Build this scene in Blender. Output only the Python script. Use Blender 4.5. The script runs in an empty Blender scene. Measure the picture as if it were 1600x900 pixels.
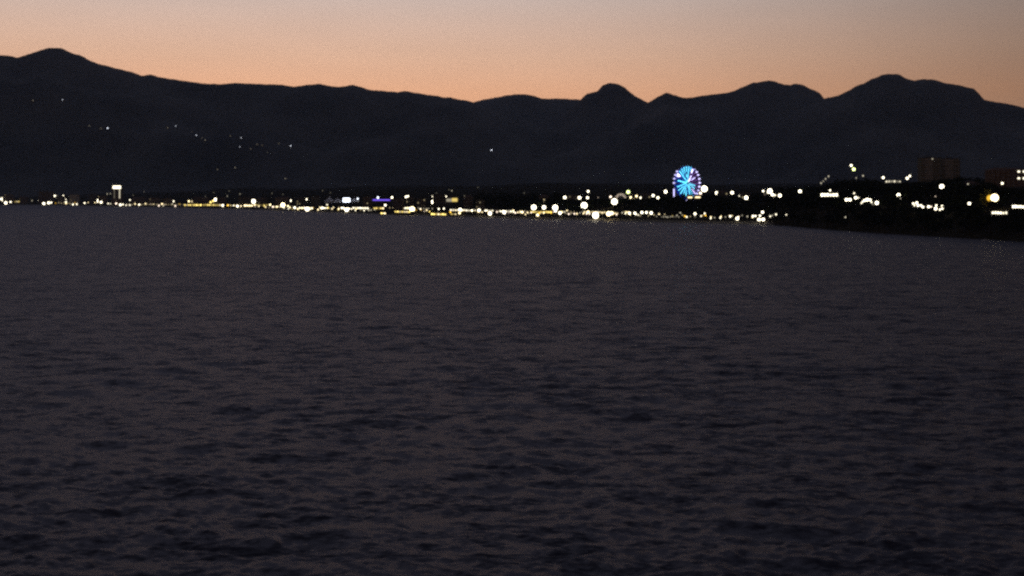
import bpy, math, random
import numpy as np
from mathutils import Vector, noise

random.seed(7)
rng = np.random.default_rng(7)
scene = bpy.context.scene
COL = scene.collection
R = math.radians

# ------------------------------------------------------------------ camera
H_CAM = 25.0          # eye height over the sea
F = 2000.0            # focal length in photo pixels (photo is 1600 wide)
HOR = 310.0           # row of the horizon in the photo
cam_d = bpy.data.cameras.new("camera")
cam = bpy.data.objects.new("camera", cam_d)
COL.objects.link(cam)
cam.location = (0, 0, H_CAM)
cam.rotation_euler = (R(90), 0, 0)
cam_d.sensor_width = 36
cam_d.lens = 36 * F / 1600
cam_d.shift_y = (HOR - 450) / 1600
cam_d.clip_start = 0.5
cam_d.clip_end = 60000
scene.camera = cam

# ------------------------------------------------------------------ world: dusk sky
SUN_AZ = -0.22        # radians to the left of the view axis
world = bpy.data.worlds.new("World")
scene.world = world
world.use_nodes = True
wn, wl = world.node_tree.nodes, world.node_tree.links
wn.clear()
out = wn.new("ShaderNodeOutputWorld")
bg = wn.new("ShaderNodeBackground"); bg.inputs[1].default_value = 1.0
tc = wn.new("ShaderNodeTexCoord")
sep = wn.new("ShaderNodeSeparateXYZ")
wl.new(tc.outputs["Generated"], sep.inputs[0])
ramp = wn.new("ShaderNodeValToRGB")
stops = [(0.000, (.60, .300, .170)), (0.055, (.700, .380, .228)), (0.080, (.745, .395, .232)), (0.110, (.685, .430, .300)),
         (0.153, (.530, .415, .365)), (0.185, (.165, .150, .180)), (0.24, (.080, .078, .112)),
         (0.38, (.118, .116, .168)), (0.55, (.138, .138, .196)), (0.78, (.110, .115, .155)), (1.0, (.090, .100, .140))]
el = ramp.color_ramp.elements
while len(el) < len(stops):
    el.new(0.5)
for e, (p, c) in zip(el, stops):
    e.position = p; e.color = (*c, 1)
wl.new(sep.outputs["Z"], ramp.inputs[0])
def wmath(op, a, b=None):
    n = wn.new("ShaderNodeMath"); n.operation = op
    for i, v in enumerate((a, b)):
        if v is None: continue
        if isinstance(v, (int, float)): n.inputs[i].default_value = v
        else: wl.new(v, n.inputs[i])
    return n.outputs[0]
az = wmath('SUBTRACT', wmath('ARCTAN2', sep.outputs["X"], sep.outputs["Y"]), SUN_AZ)
g = wmath('POWER', wmath('DIVIDE', wmath('ABSOLUTE', az), 0.545), 3.1)
g = wmath('EXPONENT', wmath('MULTIPLY', g, -1.0))
g = wmath('MULTIPLY', wmath('ADD', wmath('MULTIPLY', g, 0.76), 0.24), 1.42)
nz = wn.new("ShaderNodeTexNoise"); nz.inputs["Scale"].default_value = 9; nz.inputs["Detail"].default_value = 6
mp = wn.new("ShaderNodeMapping"); mp.inputs["Scale"].default_value = (1, 1, 5)
wl.new(tc.outputs["Generated"], mp.inputs[0]); wl.new(mp.outputs[0], nz.inputs["Vector"])
g = wmath('MULTIPLY', g, wmath('ADD', wmath('MULTIPLY', nz.outputs[0], 0.10), 0.95))
sky = wn.new("ShaderNodeTexSky"); sky.sky_type = 'NISHITA'; sky.sun_disc = False
sky.sun_elevation = R(0.5); sky.sun_rotation = SUN_AZ
mul = wn.new("ShaderNodeVectorMath"); mul.operation = 'SCALE'
wl.new(ramp.outputs[0], mul.inputs[0]); wl.new(g, mul.inputs["Scale"])
mul2 = wn.new("ShaderNodeVectorMath"); mul2.operation = 'SCALE'
wl.new(sky.outputs[0], mul2.inputs[0]); mul2.inputs["Scale"].default_value = 0.006
add = wn.new("ShaderNodeVectorMath"); add.operation = 'ADD'
wl.new(mul.outputs[0], add.inputs[0]); wl.new(mul2.outputs[0], add.inputs[1])
wl.new(add.outputs[0], bg.inputs[0]); wl.new(bg.outputs[0], out.inputs[0])

sun_d = bpy.data.lights.new("sun", 'SUN')
sun_d.energy = 0.02; sun_d.angle = R(12); sun_d.color = (1, .6, .4)
sun = bpy.data.objects.new("sun", sun_d); COL.objects.link(sun)
sd = Vector((math.sin(SUN_AZ), math.cos(SUN_AZ), math.tan(R(0.5))))
sun.rotation_euler = sd.to_track_quat('Z', 'Y').to_euler()
sun.location = (0, 0, 500)

scene.view_settings.view_transform = 'Standard'
scene.view_settings.look = 'None'
scene.view_settings.exposure = 0
scene.view_settings.gamma = 1
scene.render.engine = 'CYCLES'
scene.cycles.pixel_filter_type = 'BLACKMAN_HARRIS'
scene.cycles.filter_width = 2.6
scene.cycles.use_denoising = False
scene.cycles.sample_clamp_indirect = 2.0
scene.cycles.max_bounces = 4
scene.cycles.caustics_reflective = False

# ------------------------------------------------------------------ helpers
def tag(o, label=None, cat=None, group=None, kind=None):
    if label: o['label'] = label
    if cat: o['category'] = cat
    if group: o['group'] = group
    if kind: o['kind'] = kind
    return o

def empty(name, loc, rz=0.0):
    o = bpy.data.objects.new(name, None); COL.objects.link(o)
    o.location = loc; o.rotation_euler = (0, 0, rz); o.empty_display_size = 1
    return o

def link(name, me, parent=None, loc=(0, 0, 0), rot=(0, 0, 0), scale=(1, 1, 1)):
    o = bpy.data.objects.new(name, me); COL.objects.link(o)
    o.parent = parent; o.location = loc; o.rotation_euler = rot; o.scale = scale
    return o

class MB:
    """collects shapes into one mesh"""
    def __init__(s): s.v = []; s.f = []
    def add(s, vs, fs):
        k = len(s.v); s.v += [tuple(p) for p in vs]; s.f += [tuple(i + k for i in f) for f in fs]; return s
    def box(s, x0, x1, y0, y1, z0, z1):
        return s.add([(x0, y0, z0), (x1, y0, z0), (x1, y1, z0), (x0, y1, z0), (x0, y0, z1), (x1, y0, z1), (x1, y1, z1), (x0, y1, z1)],
                     [(0, 3, 2, 1), (4, 5, 6, 7), (0, 1, 5, 4), (1, 2, 6, 5), (2, 3, 7, 6), (3, 0, 4, 7)])
    def tube(s, a, b, r0, r1=None, n=8):
        r1 = r0 if r1 is None else r1
        a, b = Vector(a), Vector(b); d = (b - a).normalized()
        u = d.orthogonal().normalized(); w = d.cross(u)
        vs = []
        for p, r in ((a, r0), (b, r1)):
            for i in range(n):
                t = 2 * math.pi * i / n
                vs.append(p + (u * math.cos(t) + w * math.sin(t)) * r)
        fs = [(i, (i + 1) % n, n + (i + 1) % n, n + i) for i in range(n)] + [tuple(range(n))[::-1], tuple(range(n, 2 * n))]
        return s.add(vs, fs)
    def ball(s, c, r, nu=10, nv=6, sz=(1, 1, 1)):
        vs = [(c[0], c[1], c[2] - r * sz[2])]
        for j in range(1, nv):
            ph = -math.pi / 2 + math.pi * j / nv
            for i in range(nu):
                t = 2 * math.pi * i / nu
                vs.append((c[0] + r * sz[0] * math.cos(ph) * math.cos(t), c[1] + r * sz[1] * math.cos(ph) * math.sin(t), c[2] + r * sz[2] * math.sin(ph)))
        vs.append((c[0], c[1], c[2] + r * sz[2]))
        fs = [(0, 1 + (i + 1) % nu, 1 + i) for i in range(nu)]
        for j in range(nv - 2):
            a = 1 + j * nu; b = a + nu
            fs += [(a + i, a + (i + 1) % nu, b + (i + 1) % nu, b + i) for i in range(nu)]
        a = 1 + (nv - 2) * nu; k = len(vs) - 1
        fs += [(a + i, a + (i + 1) % nu, k) for i in range(nu)]
        return s.add(vs, fs)
    def mesh(s, name, mat):
        me = bpy.data.meshes.new(name); me.from_pydata(s.v, [], s.f); me.materials.append(mat); me.update(); return me
    def build(s, name, mat, parent=None, **k):
        return link(name, s.mesh(name, mat), parent, **k)

def mat_noise(name, c0, c1, scale=0.2, rough=0.9, detail=5, bump=0.0, coord="Object", spec=0.2):
    m = bpy.data.materials.new(name); m.use_nodes = True
    n, l = m.node_tree.nodes, m.node_tree.links
    b = n["Principled BSDF"]; b.inputs["Roughness"].default_value = rough; b.inputs["Specular IOR Level"].default_value = spec
    t = n.new("ShaderNodeTexCoord"); z = n.new("ShaderNodeTexNoise"); r = n.new("ShaderNodeValToRGB")
    z.inputs["Scale"].default_value = scale; z.inputs["Detail"].default_value = detail
    if coord == "Geo":
        gn = n.new("ShaderNodeNewGeometry"); l.new(gn.outputs["Position"], z.inputs["Vector"])
    else:
        l.new(t.outputs[coord], z.inputs["Vector"])
    r.color_ramp.elements[0].position = .3; r.color_ramp.elements[1].position = .72
    r.color_ramp.elements[0].color = (*c0, 1); r.color_ramp.elements[1].color = (*c1, 1)
    l.new(z.outputs[0], r.inputs[0]); l.new(r.outputs[0], b.inputs["Base Color"])
    if bump:
        bp = n.new("ShaderNodeBump"); bp.inputs["Distance"].default_value = bump; bp.inputs["Strength"].default_value = 1
        l.new(z.outputs[0], bp.inputs["Height"]); l.new(bp.outputs[0], b.inputs["Normal"])
    return m

EMC = {}
def mat_light(tone, strength):
    k = (tone, round(strength, 2))
    if k not in EMC:
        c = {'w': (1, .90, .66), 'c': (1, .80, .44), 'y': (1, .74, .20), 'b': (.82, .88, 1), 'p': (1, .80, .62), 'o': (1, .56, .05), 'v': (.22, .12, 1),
             'cy': (.13, .76, 1), 'lav': (.60, .56, 1), 'mag': (.50, .18, .95), 'bl': (.01, .05, .75), 'g': (.85, 1, .35), 'teal': (.0, .06, .6)}[tone]
        m = bpy.data.materials.new("light_%s" % tone); m.use_nodes = True
        n, l = m.node_tree.nodes, m.node_tree.links
        n.clear(); o = n.new("ShaderNodeOutputMaterial"); e = n.new("ShaderNodeEmission")
        e.inputs[0].default_value = (*c, 1); e.inputs[1].default_value = strength
        l.new(e.outputs[0], o.inputs[0]); EMC[k] = m
    return EMC[k]

M = {}
M['metal'] = mat_noise("grey_painted_metal", (.12, .12, .13), (.22, .22, .23), 3, .5)
M['whitemetal'] = mat_noise("white_painted_steel", (.6, .62, .65), (.75, .76, .78), 2, .45)
M['plaster'] = mat_noise("pale_plaster", (.38, .35, .31), (.50, .47, .42), .6, .9)
M['plaster_dark'] = mat_noise("ochre_plaster", (.10, .075, .055), (.16, .12, .09), .5, .9)
M['plaster_warm'] = mat_noise("terracotta_plaster", (.11, .068, .042), (.17, .105, .064), .5, .9)
M['brownwall'] = mat_noise("brown_render", (.065, .056, .042), (.105, .09, .068), .4, .9)
M['tower'] = mat_noise('sandy_render', (.115, .10, .066), (.165, .145, .10), .4, .9)
M['roof'] = mat_noise("clay_roof", (.10, .05, .035), (.17, .09, .06), 1.5, .9)
M['flatroof'] = mat_noise("felt_roof", (.05, .05, .05), (.09, .085, .08), 1.0, .95)
M['glass'] = mat_noise("dark_glass", (.02, .02, .025), (.03, .03, .035), 1, .15, spec=.5)
M['canvas'] = mat_noise("white_canvas", (.55, .56, .58), (.7, .7, .72), 1.0, .8)
M['wood'] = mat_noise("dark_timber", (.05, .035, .025), (.1, .07, .05), 2, .8)
M['leaf'] = mat_noise("pine_foliage", (.012, .017, .010), (.032, .040, .020), .35, .9, coord="Geo", spec=0)
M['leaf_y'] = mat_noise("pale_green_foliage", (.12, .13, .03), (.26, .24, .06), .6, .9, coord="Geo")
M['bark'] = mat_noise("bark", (.05, .04, .03), (.1, .075, .05), 2, .95)
M['mountain'] = mat_noise("scrub_and_rock", (.026, .030, .031), (.080, .082, .080), .0022, .95, detail=9, coord="Geo")
M['ground'] = mat_noise("dry_ground", (.022, .02, .014), (.055, .048, .034), .03, .95, detail=8, coord="Geo", spec=0)
M['sand'] = mat_noise("sand", (.11, .095, .07), (.17, .15, .115), .08, .95, coord="Geo")
M['boat'] = mat_noise("white_hull", (.65, .66, .68), (.78, .78, .8), 1, .35)

# ------------------------------------------------------------------ the lie of the land
SH = np.array([(-700, 319), (-300, 319.5), (0, 320), (100, 321), (200, 323), (300, 325), (400, 327.5), (470, 330.5), (540, 333), (600, 335.5), (700, 338), (800, 341.5),
               (900, 344), (1000, 347), (1100, 349), (1190, 351), (1225, 353), (1270, 357), (1320, 361), (1400, 366.5), (1500, 372), (1600, 378), (1750, 392), (2000, 430), (2300, 470)], float)
def shore(px):
    return 2 * F * H_CAM / 2 / (np.interp(px, SH[:, 0], SH[:, 1]) - HOR)
KT = [-80, -20, 0, 10, 40, 90, 200, 300, 450, 1000, 1800, 4500, 9000]
PROF = {  # px: heights at the distances KT behind the waterline
    -700: [-6, -2, -.1, .9, 3, 5, 9, 12, 16, 28, 42, 90, 150],
    640:  [-6, -2, -.1, .9, 3, 5, 9, 12, 16, 28, 42, 90, 150],
    760:  [-6, -2, -.1, .9, 3, 5, 12, 17, 20, 30, 44, 90, 150],
    1170: [-6, -2, -.1, .9, 3, 5, 12.5, 17.5, 19, 30, 44, 90, 150],
    1240: [-6, -2.5, -.1, 1.6, 7, 13, 19, 22, 26, 36, 48, 90, 150],
    1340: [-6, -3, -.1, 2.5, 9, 16, 24, 28, 34, 46, 56, 95, 150],
    1600: [-6, -3, -.1, 3, 10, 17, 25, 29, 35, 50, 60, 95, 150],
    2300: [-6, -3, -.1, 3, 10, 17, 25, 29, 35, 50, 60, 95, 150]}
PK = sorted(PROF)
def ground(px, Y):
    t = Y - shore(px)
    i = int(np.clip(np.searchsorted(PK, px) - 1, 0, len(PK) - 2))
    a, b = PK[i], PK[i + 1]
    w = min(1, max(0, (px - a) / (b - a))); w = w * w * (3 - 2 * w)
    return float(np.interp(t, KT, PROF[a]) * (1 - w) + np.interp(t, KT, PROF[b]) * w)
def wx(px, Y): return (px - 800) / F * Y
def wz(py, Y): return H_CAM + (HOR - py) / F * Y
def solve(px, py, h, tmin=8, tmax=3000):
    """distance at which the ground lies h under the line of sight"""
    s = float(shore(px)); best = None
    t = tmin
    while t < tmax:
        Y = s + t
        d = wz(py, Y) - ground(px, Y)
        if best is None or abs(d - h) < best[0]: best = (abs(d - h), Y)
        if d <= h: break
        t += 4 + t * .01
    return best[1]

def sheet(name, us, Ys, zf, mat, smooth=True):
    nu, ny = len(us), len(Ys[0]) if hasattr(Ys[0], '__len__') else len(Ys)
    vs = []
    for i, px in enumerate(us):
        col = Ys[i] if hasattr(Ys[0], '__len__') else Ys
        for Y in col:
            vs.append((wx(px, Y), Y, zf(px, Y)))
    fs = [(i * ny + j, (i + 1) * ny + j, (i + 1) * ny + j + 1, i * ny + j + 1) for i in range(nu - 1) for j in range(ny - 1)]
    me = bpy.data.meshes.new(name); me.from_pydata(vs, [], fs); me.materials.append(mat); me.update()
    if smooth: me.polygons.foreach_set('use_smooth', [True] * len(me.polygons))
    return link(name, me)

pxs = list(np.arange(-700, 2301, 12))
T = [-80, -40, -20, -8, 0, 4, 10, 20, 40, 60, 90, 130, 200, 300, 450, 700, 1000, 1800, 3000, 4500, 7000, 9000]
def gz(px, Y):
    t = Y - shore(px); z = ground(px, Y)
    if t > 2: z += .35 * min(1, t / 60) * noise.noise(Vector((wx(px, Y) * .03, Y * .03, 0)))
    if t > 1200: z += min(1, (t - 1200) / 1500) * 13 * noise.fractal(Vector((wx(px, Y) * .0016, Y * .0008, 4)), .8, 2, 4)
    return z - (1.0 if t > 500 else 0)
land = sheet("ground", pxs, [[float(shore(p)) + t for t in T] for p in pxs], gz, M['ground'])
tag(land, kind="structure")
beach_px = list(np.arange(-600, 1215, 8))
beach = sheet("beach", beach_px, [[float(shore(p)) + t for t in (-3, 0, 4, 10, 18, 26)] for p in beach_px],
              lambda px, Y: gz(px, Y) + .12, M['sand'])
tag(beach, kind="structure")

# ------------------------------------------------------------------ sea
def build_sea():
    rows = np.concatenate([np.array([9000, 1700, 1250, 1000, 850]), 900 - np.arange(0, 870 - 330 + 30, 1.0) + 0])
    rows = np.concatenate([np.array([9000, 3000, 1700, 1300, 1100]), np.arange(1000, 420, -1.25), np.arange(420, 318, -0.8), np.array([317, 315, 313.5])])
    Y = F * H_CAM / (rows - HOR)
    px = np.arange(-240, 1841, 2.0)
    px = np.concatenate([np.array([-3000, -1200, -600, -400]), px, np.array([2000, 2300, 3000, 5000])])
    X = (px[None, :] - 800) / F * Y[:, None]; YY = np.repeat(Y[:, None], len(px), 1)
    Z = np.zeros_like(X)
    sp = np.abs(np.gradient(Y))[:, None]           # row spacing
    r = np.random.default_rng(3)
    wind = R(250)
    for k in range(90):
        lam = .9 * (16 / .9) ** (r.random() ** 1.5)
        th = wind + r.normal(0, .75)
        kx, ky = math.cos(th) * 2 * math.pi / lam, math.sin(th) * 2 * math.pi / lam
        amp = .0056 * lam ** .72 * r.uniform(.6, 1.3)
        att = np.clip((lam / (sp + 1e-6) - 2.0) / 3.0, 0, 1)
        Z += att * amp * np.sin(kx * X + ky * YY + r.uniform(0, 6.28))
    # groups of livelier and calmer water
    env = 1 + .35 * np.sin(X * .11 + 1.3 * np.sin(YY * .045)) * np.sin(YY * .083 + 1.1 * np.sin(X * .05))
    Z *= env
    nr, nc = X.shape
    me = bpy.data.meshes.new("sea")
    co = np.stack([X, YY, Z], -1).reshape(-1, 3).astype(np.float32)
    me.vertices.add(len(co)); me.vertices.foreach_set('co', co.ravel())
    a = (np.arange(nr - 1)[:, None] * nc + np.arange(nc - 1)[None, :]).ravel()
    q = np.stack([a, a + 1, a + nc + 1, a + nc], -1).astype(np.int32)
    me.loops.add(q.size); me.loops.foreach_set('vertex_index', q.ravel())
    me.polygons.add(len(q)); me.polygons.foreach_set('loop_start', np.arange(0, q.size, 4, dtype=np.int32))
    me.polygons.foreach_set('use_smooth', np.ones(len(q), bool))
    me.update(calc_edges=True)
    m = bpy.data.materials.new("dusk_sea"); m.use_nodes = True
    n, l = m.node_tree.nodes, m.node_tree.links
    b = n["Principled BSDF"]
    b.inputs["Base Color"].default_value = (.026, .025, .042, 1)
    b.inputs["Roughness"].default_value = .50; b.inputs["IOR"].default_value = 1.33
    gn = n.new("ShaderNodeNewGeometry")
    mp = n.new("ShaderNodeMapping"); mp.inputs["Rotation"].default_value = (0, 0, R(-18)); mp.inputs["Scale"].default_value = (.55, 1, 1)
    l.new(gn.outputs["Position"], mp.inputs[0])
    # wavelets too small for the mesh: a tilted normal per patch of water
    def vm(op, a, b=None, sc=None):
        q = n.new("ShaderNodeVectorMath"); q.operation = op
        l.new(a, q.inputs[0])
        if b is not None:
            if isinstance(b, tuple): q.inputs[1].default_value = b
            else: l.new(b, q.inputs[1])
        return q.outputs[0]
    acc = gn.outputs["Normal"]
    for sc_, k_ in ((.13, .65), (.55, 1.5), (2.2, 1.1)):
        t = n.new("ShaderNodeTexNoise"); t.inputs["Scale"].default_value = sc_; t.inputs["Detail"].default_value = 3; t.inputs["Roughness"].default_value = .6
        l.new(mp.outputs[0], t.inputs["Vector"])
        acc = vm('ADD', acc, vm('MULTIPLY', vm('SUBTRACT', t.outputs["Color"], (.5, .5, .5)), (k_, k_ * 1.3, 0)))
    l.new(vm('NORMALIZE', acc), b.inputs["Normal"])
    me.materials.append(m)
    return tag(link("sea", me), kind="structure")
build_sea()

# ------------------------------------------------------------------ mountains
RIDGES = [
 (9000, 61, [(-700, 150), (-400, 70), (-150, 105), (-40, 88), (0, 86), (14, 87), (28, 90), (40, 86), (52, 82), (66, 77), (80, 74.5), (98, 76), (105, 79), (115, 84), (127, 87), (140, 94), (152, 99), (165, 102), (185, 108), (205, 112), (222, 118.5),
   (235, 116), (250, 121), (280, 125), (300, 128), (325, 131), (345, 131.5), (365, 129.5), (400, 131), (440, 132.5), (460, 135.5), (480, 132.5), (498, 130.5), (510, 133.5), (530, 136), (550, 132.5), (565, 136), (578, 140.5), (600, 142),
   (620, 144), (634, 142), (650, 145), (670, 148), (690, 151.5), (705, 152), (715, 155), (738, 159), (800, 185), (900, 225), (1000, 262)]),
 (11500, 37, [(560, 205), (700, 172), (745, 158), (765, 154), (785, 150), (805, 147.5), (820, 147), (835, 150), (848, 154), (870, 154), (900, 155), (912, 156), (960, 165), (1012, 166), (1100, 180), (1300, 215)]),
 (9800, 17, [(820, 230), (860, 195), (900, 162), (906, 157), (912, 150.5), (918, 146), (926, 144), (934, 142.5), (938, 137.5), (941, 134), (946, 131.5), (954, 129), (961, 130.5), (967, 132), (973, 134.5), (979, 138.5), (985, 144.5), (995, 151.5), (1008, 158), (1014, 161), (1040, 180), (1100, 225)]),
 (9000, 29, [(950, 215), (985, 180), (1008, 163), (1015, 158.5), (1025, 153), (1035, 147.5), (1041, 144.5), (1050, 147), (1060, 151), (1072, 153), (1090, 151), (1110, 147.5), (1130, 146), (1147, 142), (1160, 136), (1175, 130), (1190, 127),
   (1200, 126), (1210, 127), (1225, 132), (1235, 132.5), (1242, 130.5), (1255, 133), (1268, 139), (1280, 144.5), (1287, 153), (1300, 170), (1400, 215)]),
 (8200, 43, [(1150, 220), (1230, 180), (1270, 161), (1288, 154), (1310, 149), (1325, 142), (1340, 133), (1350, 130.5), (1362, 123), (1380, 116.5), (1392, 115.5), (1405, 116), (1413, 121), (1428, 126), (1445, 123.5), (1465, 125.5), (1478, 130),
   (1495, 132), (1510, 136), (1522, 138.5), (1530, 146), (1537, 156), (1555, 159), (1580, 163), (1600, 168), (1700, 185), (1900, 150), (2100, 190), (2300, 240)])]
FOOT = 6000.0
SURF = []
for Yr, sd_, pts in RIDGES:
    P = np.array(pts, float)
    px0, px1 = P[0, 0], P[-1, 0]
    cols = np.arange(px0, px1 + 1, 2.5 if px1 - px0 < 800 else 4.0)
    def surf(px, s, Yr=Yr, sd_=sd_, P=P):
        """s: 0 foot, 1 ridge, up to 1.6 far side"""
        pyr = np.interp(px, P[:, 0], P[:, 1])
        zr = wz(pyr, Yr)
        Y = FOOT + (Yr - FOOT) * s
        x = wx(px, Y)
        zr += 4.5 * noise.fractal(Vector((wx(px, Yr) * .014, sd_, 0)), .7, 2, 5)
        if s <= 1:
            f = s ** 1.25
            z = 20 + (zr - 20) * f
            z += 4 * f * (1 - s) * zr * .30 * noise.fractal(Vector((x * .0011, Y * .0007, sd_)), 1.0, 2.1, 5)
        else:
            z = 20 + (zr - 20) * max(0, 1 - (s - 1) * 1.6)
        return x, Y, z
    S = [0, .04, .08, .13, .18, .23, .28, .33, .38, .43, .48, .53, .58, .63, .68, .73, .78, .83, .88, .92, .96, 1.0, 1.06, 1.2, 1.62]
    vs = [surf(p, s) for p in cols for s in S]
    n = len(S)
    fs = [(i * n + j, (i + 1) * n + j, (i + 1) * n + j + 1, i * n + j + 1) for i in range(len(cols) - 1) for j in range(n - 1)]
    me = bpy.data.meshes.new("mountain"); me.from_pydata(vs, [], fs); me.materials.append(M['mountain']); me.update()
    me.polygons.foreach_set('use_smooth', [True] * len(me.polygons))
    tag(link("mountain", me), kind="structure")
    SURF.append((px0, px1, surf))
# plain under the mountains out to the horizon
big = MB().add([(-40000, 9000, 8), (40000, 9000, 8), (40000, 40000, 8), (-40000, 40000, 8)], [(0, 1, 2, 3)]).build("plain", M['ground'])
tag(big, kind="structure")

hz = MB().box(-9500, 9500, -400, 13800, -8, 1650).build("haze", bpy.data.materials.new("evening_haze"))
hm = hz.data.materials[0]; hm.use_nodes = True
hn, hl = hm.node_tree.nodes, hm.node_tree.links
hn.clear(); ho = hn.new("ShaderNodeOutputMaterial"); hv = hn.new("ShaderNodeVolumePrincipled")
hv.inputs["Density"].default_value = 2.6e-5; hv.inputs["Color"].default_value = (.55, .72, 1, 1)
hv.inputs["Anisotropy"].default_value = 0.0
hl.new(hv.outputs[0], ho.inputs["Volume"])
tag(hz, kind="stuff")

# ------------------------------------------------------------------ lamps
KEEP = []     # (px, py, r, Y): lights that trees must not cover
BALL = {}
def globe(name, tone, strength, parent, loc, r, sx=1, sz=1):
    k = (tone, round(strength, 2))
    if k not in BALL:
        me = MB().ball((0, 0, 0), 1, 12, 8).mesh("lamp_head", mat_light(tone, strength))
        me.polygons.foreach_set('use_smooth', [True] * len(me.polygons)); BALL[k] = me
    return link(name, BALL[k], parent, loc, scale=(r * sx, r, r * sz))
POLE = {}
def pole(parent, h, r=.12):
    k = (round(h * 2) / 2, r)
    if k not in POLE:
        POLE[k] = MB().tube((0, 0, -.6), (0, 0, k[0]), r * 1.3, r * .7, 8).tube((0, 0, -.6), (0, 0, .5), r * 2.2, r * 2, 8).mesh("pole", M['metal'])
    return link("pole", POLE[k], parent, scale=(1, 1, h / k[0]))

SEG = [(0, 58, "at the far left edge"), (58, 130, "by the pale lit trees"), (130, 200, "around the tall hotel"),
       (200, 285, "just right of the tall hotel"), (285, 345, "above the long yellow restaurant"), (345, 400, "right of the long yellow restaurant"),
       (400, 495, "left of the white marquee"), (495, 575, "around the white marquee"), (575, 645, "around the violet lit pavilion"),
       (645, 740, "around the yellow fronted hall"), (740, 822, "at the wood's left edge"), (822, 900, "below the dark wooded rise"),
       (900, 959, "left of the fan canopy"), (959, 1030, "around the fan canopy"), (1030, 1110, "around the ferris wheel"),
       (1110, 1175, "right of the ferris wheel"), (1175, 1240, "where shore meets headland"), (1240, 1345, "on the headland's left part"),
       (1345, 1425, "on the headland's middle"), (1425, 1530, "below the twin towers"), (1530, 1650, "by the right edge house")]
ORD = ["first", "second", "third", "fourth", "fifth", "sixth", "seventh", "eighth", "ninth", "tenth", "eleventh", "twelfth", "thirteenth", "fourteenth", "fifteenth", "sixteenth", "seventeenth", "eighteenth", "nineteenth", "twentieth"]
TONE = {'w': "white", 'c': "cream", 'y': "yellow", 'b': "bluish white", 'p': "peach", 'o': "orange", 'g': "yellow green"}

# px, py, radius in photo pixels, tone, level (0 dim .. 3 glaring)
L = []
def row(x0, x1, n, y, r, tone='c', lv=1, jy=.4):
    for i in range(n):
        x = x0 + (x1 - x0) * i / max(1, n - 1)
        L.append((x + random.uniform(-.6, .6), y + random.uniform(-jy, jy), r * random.uniform(.75, 1.2), tone, lv * random.uniform(.7, 1.2)))
L += [(2, 311, 1.6, 'w', 2), (6, 309, 2.6, 'w', 2), (5, 313.5, 1.8, 'w', 2), (9, 317, 2.2, 'w', 2), (16.5, 315.5, 1.3, 'w', 2), (35, 300, .6, 'w', .5), (49, 301.5, .5, 'w', .3), (43, 315, 1.1, 'w', 1.5), (50, 313.5, 1, 'w', .8),
 (61, 313.5, 1.3, 'w', 1.5), (65, 314.5, 1.4, 'w', 2), (68.5, 318, 1.9, 'w', 2), (76, 317, 1.9, 'w', 2), (80, 316.5, 1.4, 'w', 1.5), (85.5, 306, 1.6, 'w', 1.5), (89, 306, .7, 'w', .6), (99, 306, 1.3, 'w', 1.7), (101, 311.5, 2.5, 'w', 2.2), (103, 315.5, 1.2, 'w', 1.5),
 (125.5, 296.5, 1, 'w', .6), (112.5, 313.5, 1.7, 'w', 2), (114, 319.5, 1.3, 'w', 1.5), (120, 319, 1.2, 'w', 1.5), (92, 317, .8, 'c', .5), (96, 317.5, .8, 'c', .5), (106, 317.5, .8, 'c', .6), (109, 318, .8, 'c', .6),
 (151.5, 314, 3, 'w', 3), (158, 316, 1.9, 'w', 2), (167.5, 303, 1, 'w', .9), (172.5, 302.5, .8, 'w', .6), (169, 318, 1.1, 'w', 1.2), (173, 318.5, .9, 'w', 1), (178.5, 318, 1.3, 'p', 1.6), (181.5, 318, 1.3, 'p', 1.6), (188, 320, 1.7, 'w', 2), (192, 319.5, 1.2, 'w', 1.5), (197, 320.5, 1, 'w', 1.2),
 (203, 312.5, 1.2, 'w', 1.3), (225, 299.5, .6, 'w', .4), (208, 305, .5, 'w', .25), (262.5, 315, .9, 'w', 1.2), (270.5, 314.5, 1.7, 'w', 2), (255, 321.5, .9, 'w', 1)]
row(200, 286, 24, 319.6, .75, 'c', .8)
for x in (295, 301, 305.5, 309.5, 313, 318.5, 323): L.append((x, 314.5 + random.uniform(-.4, .4), 1.4 + .5 * (x in (301, 309.5, 313)), 'c', 1.8))
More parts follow.
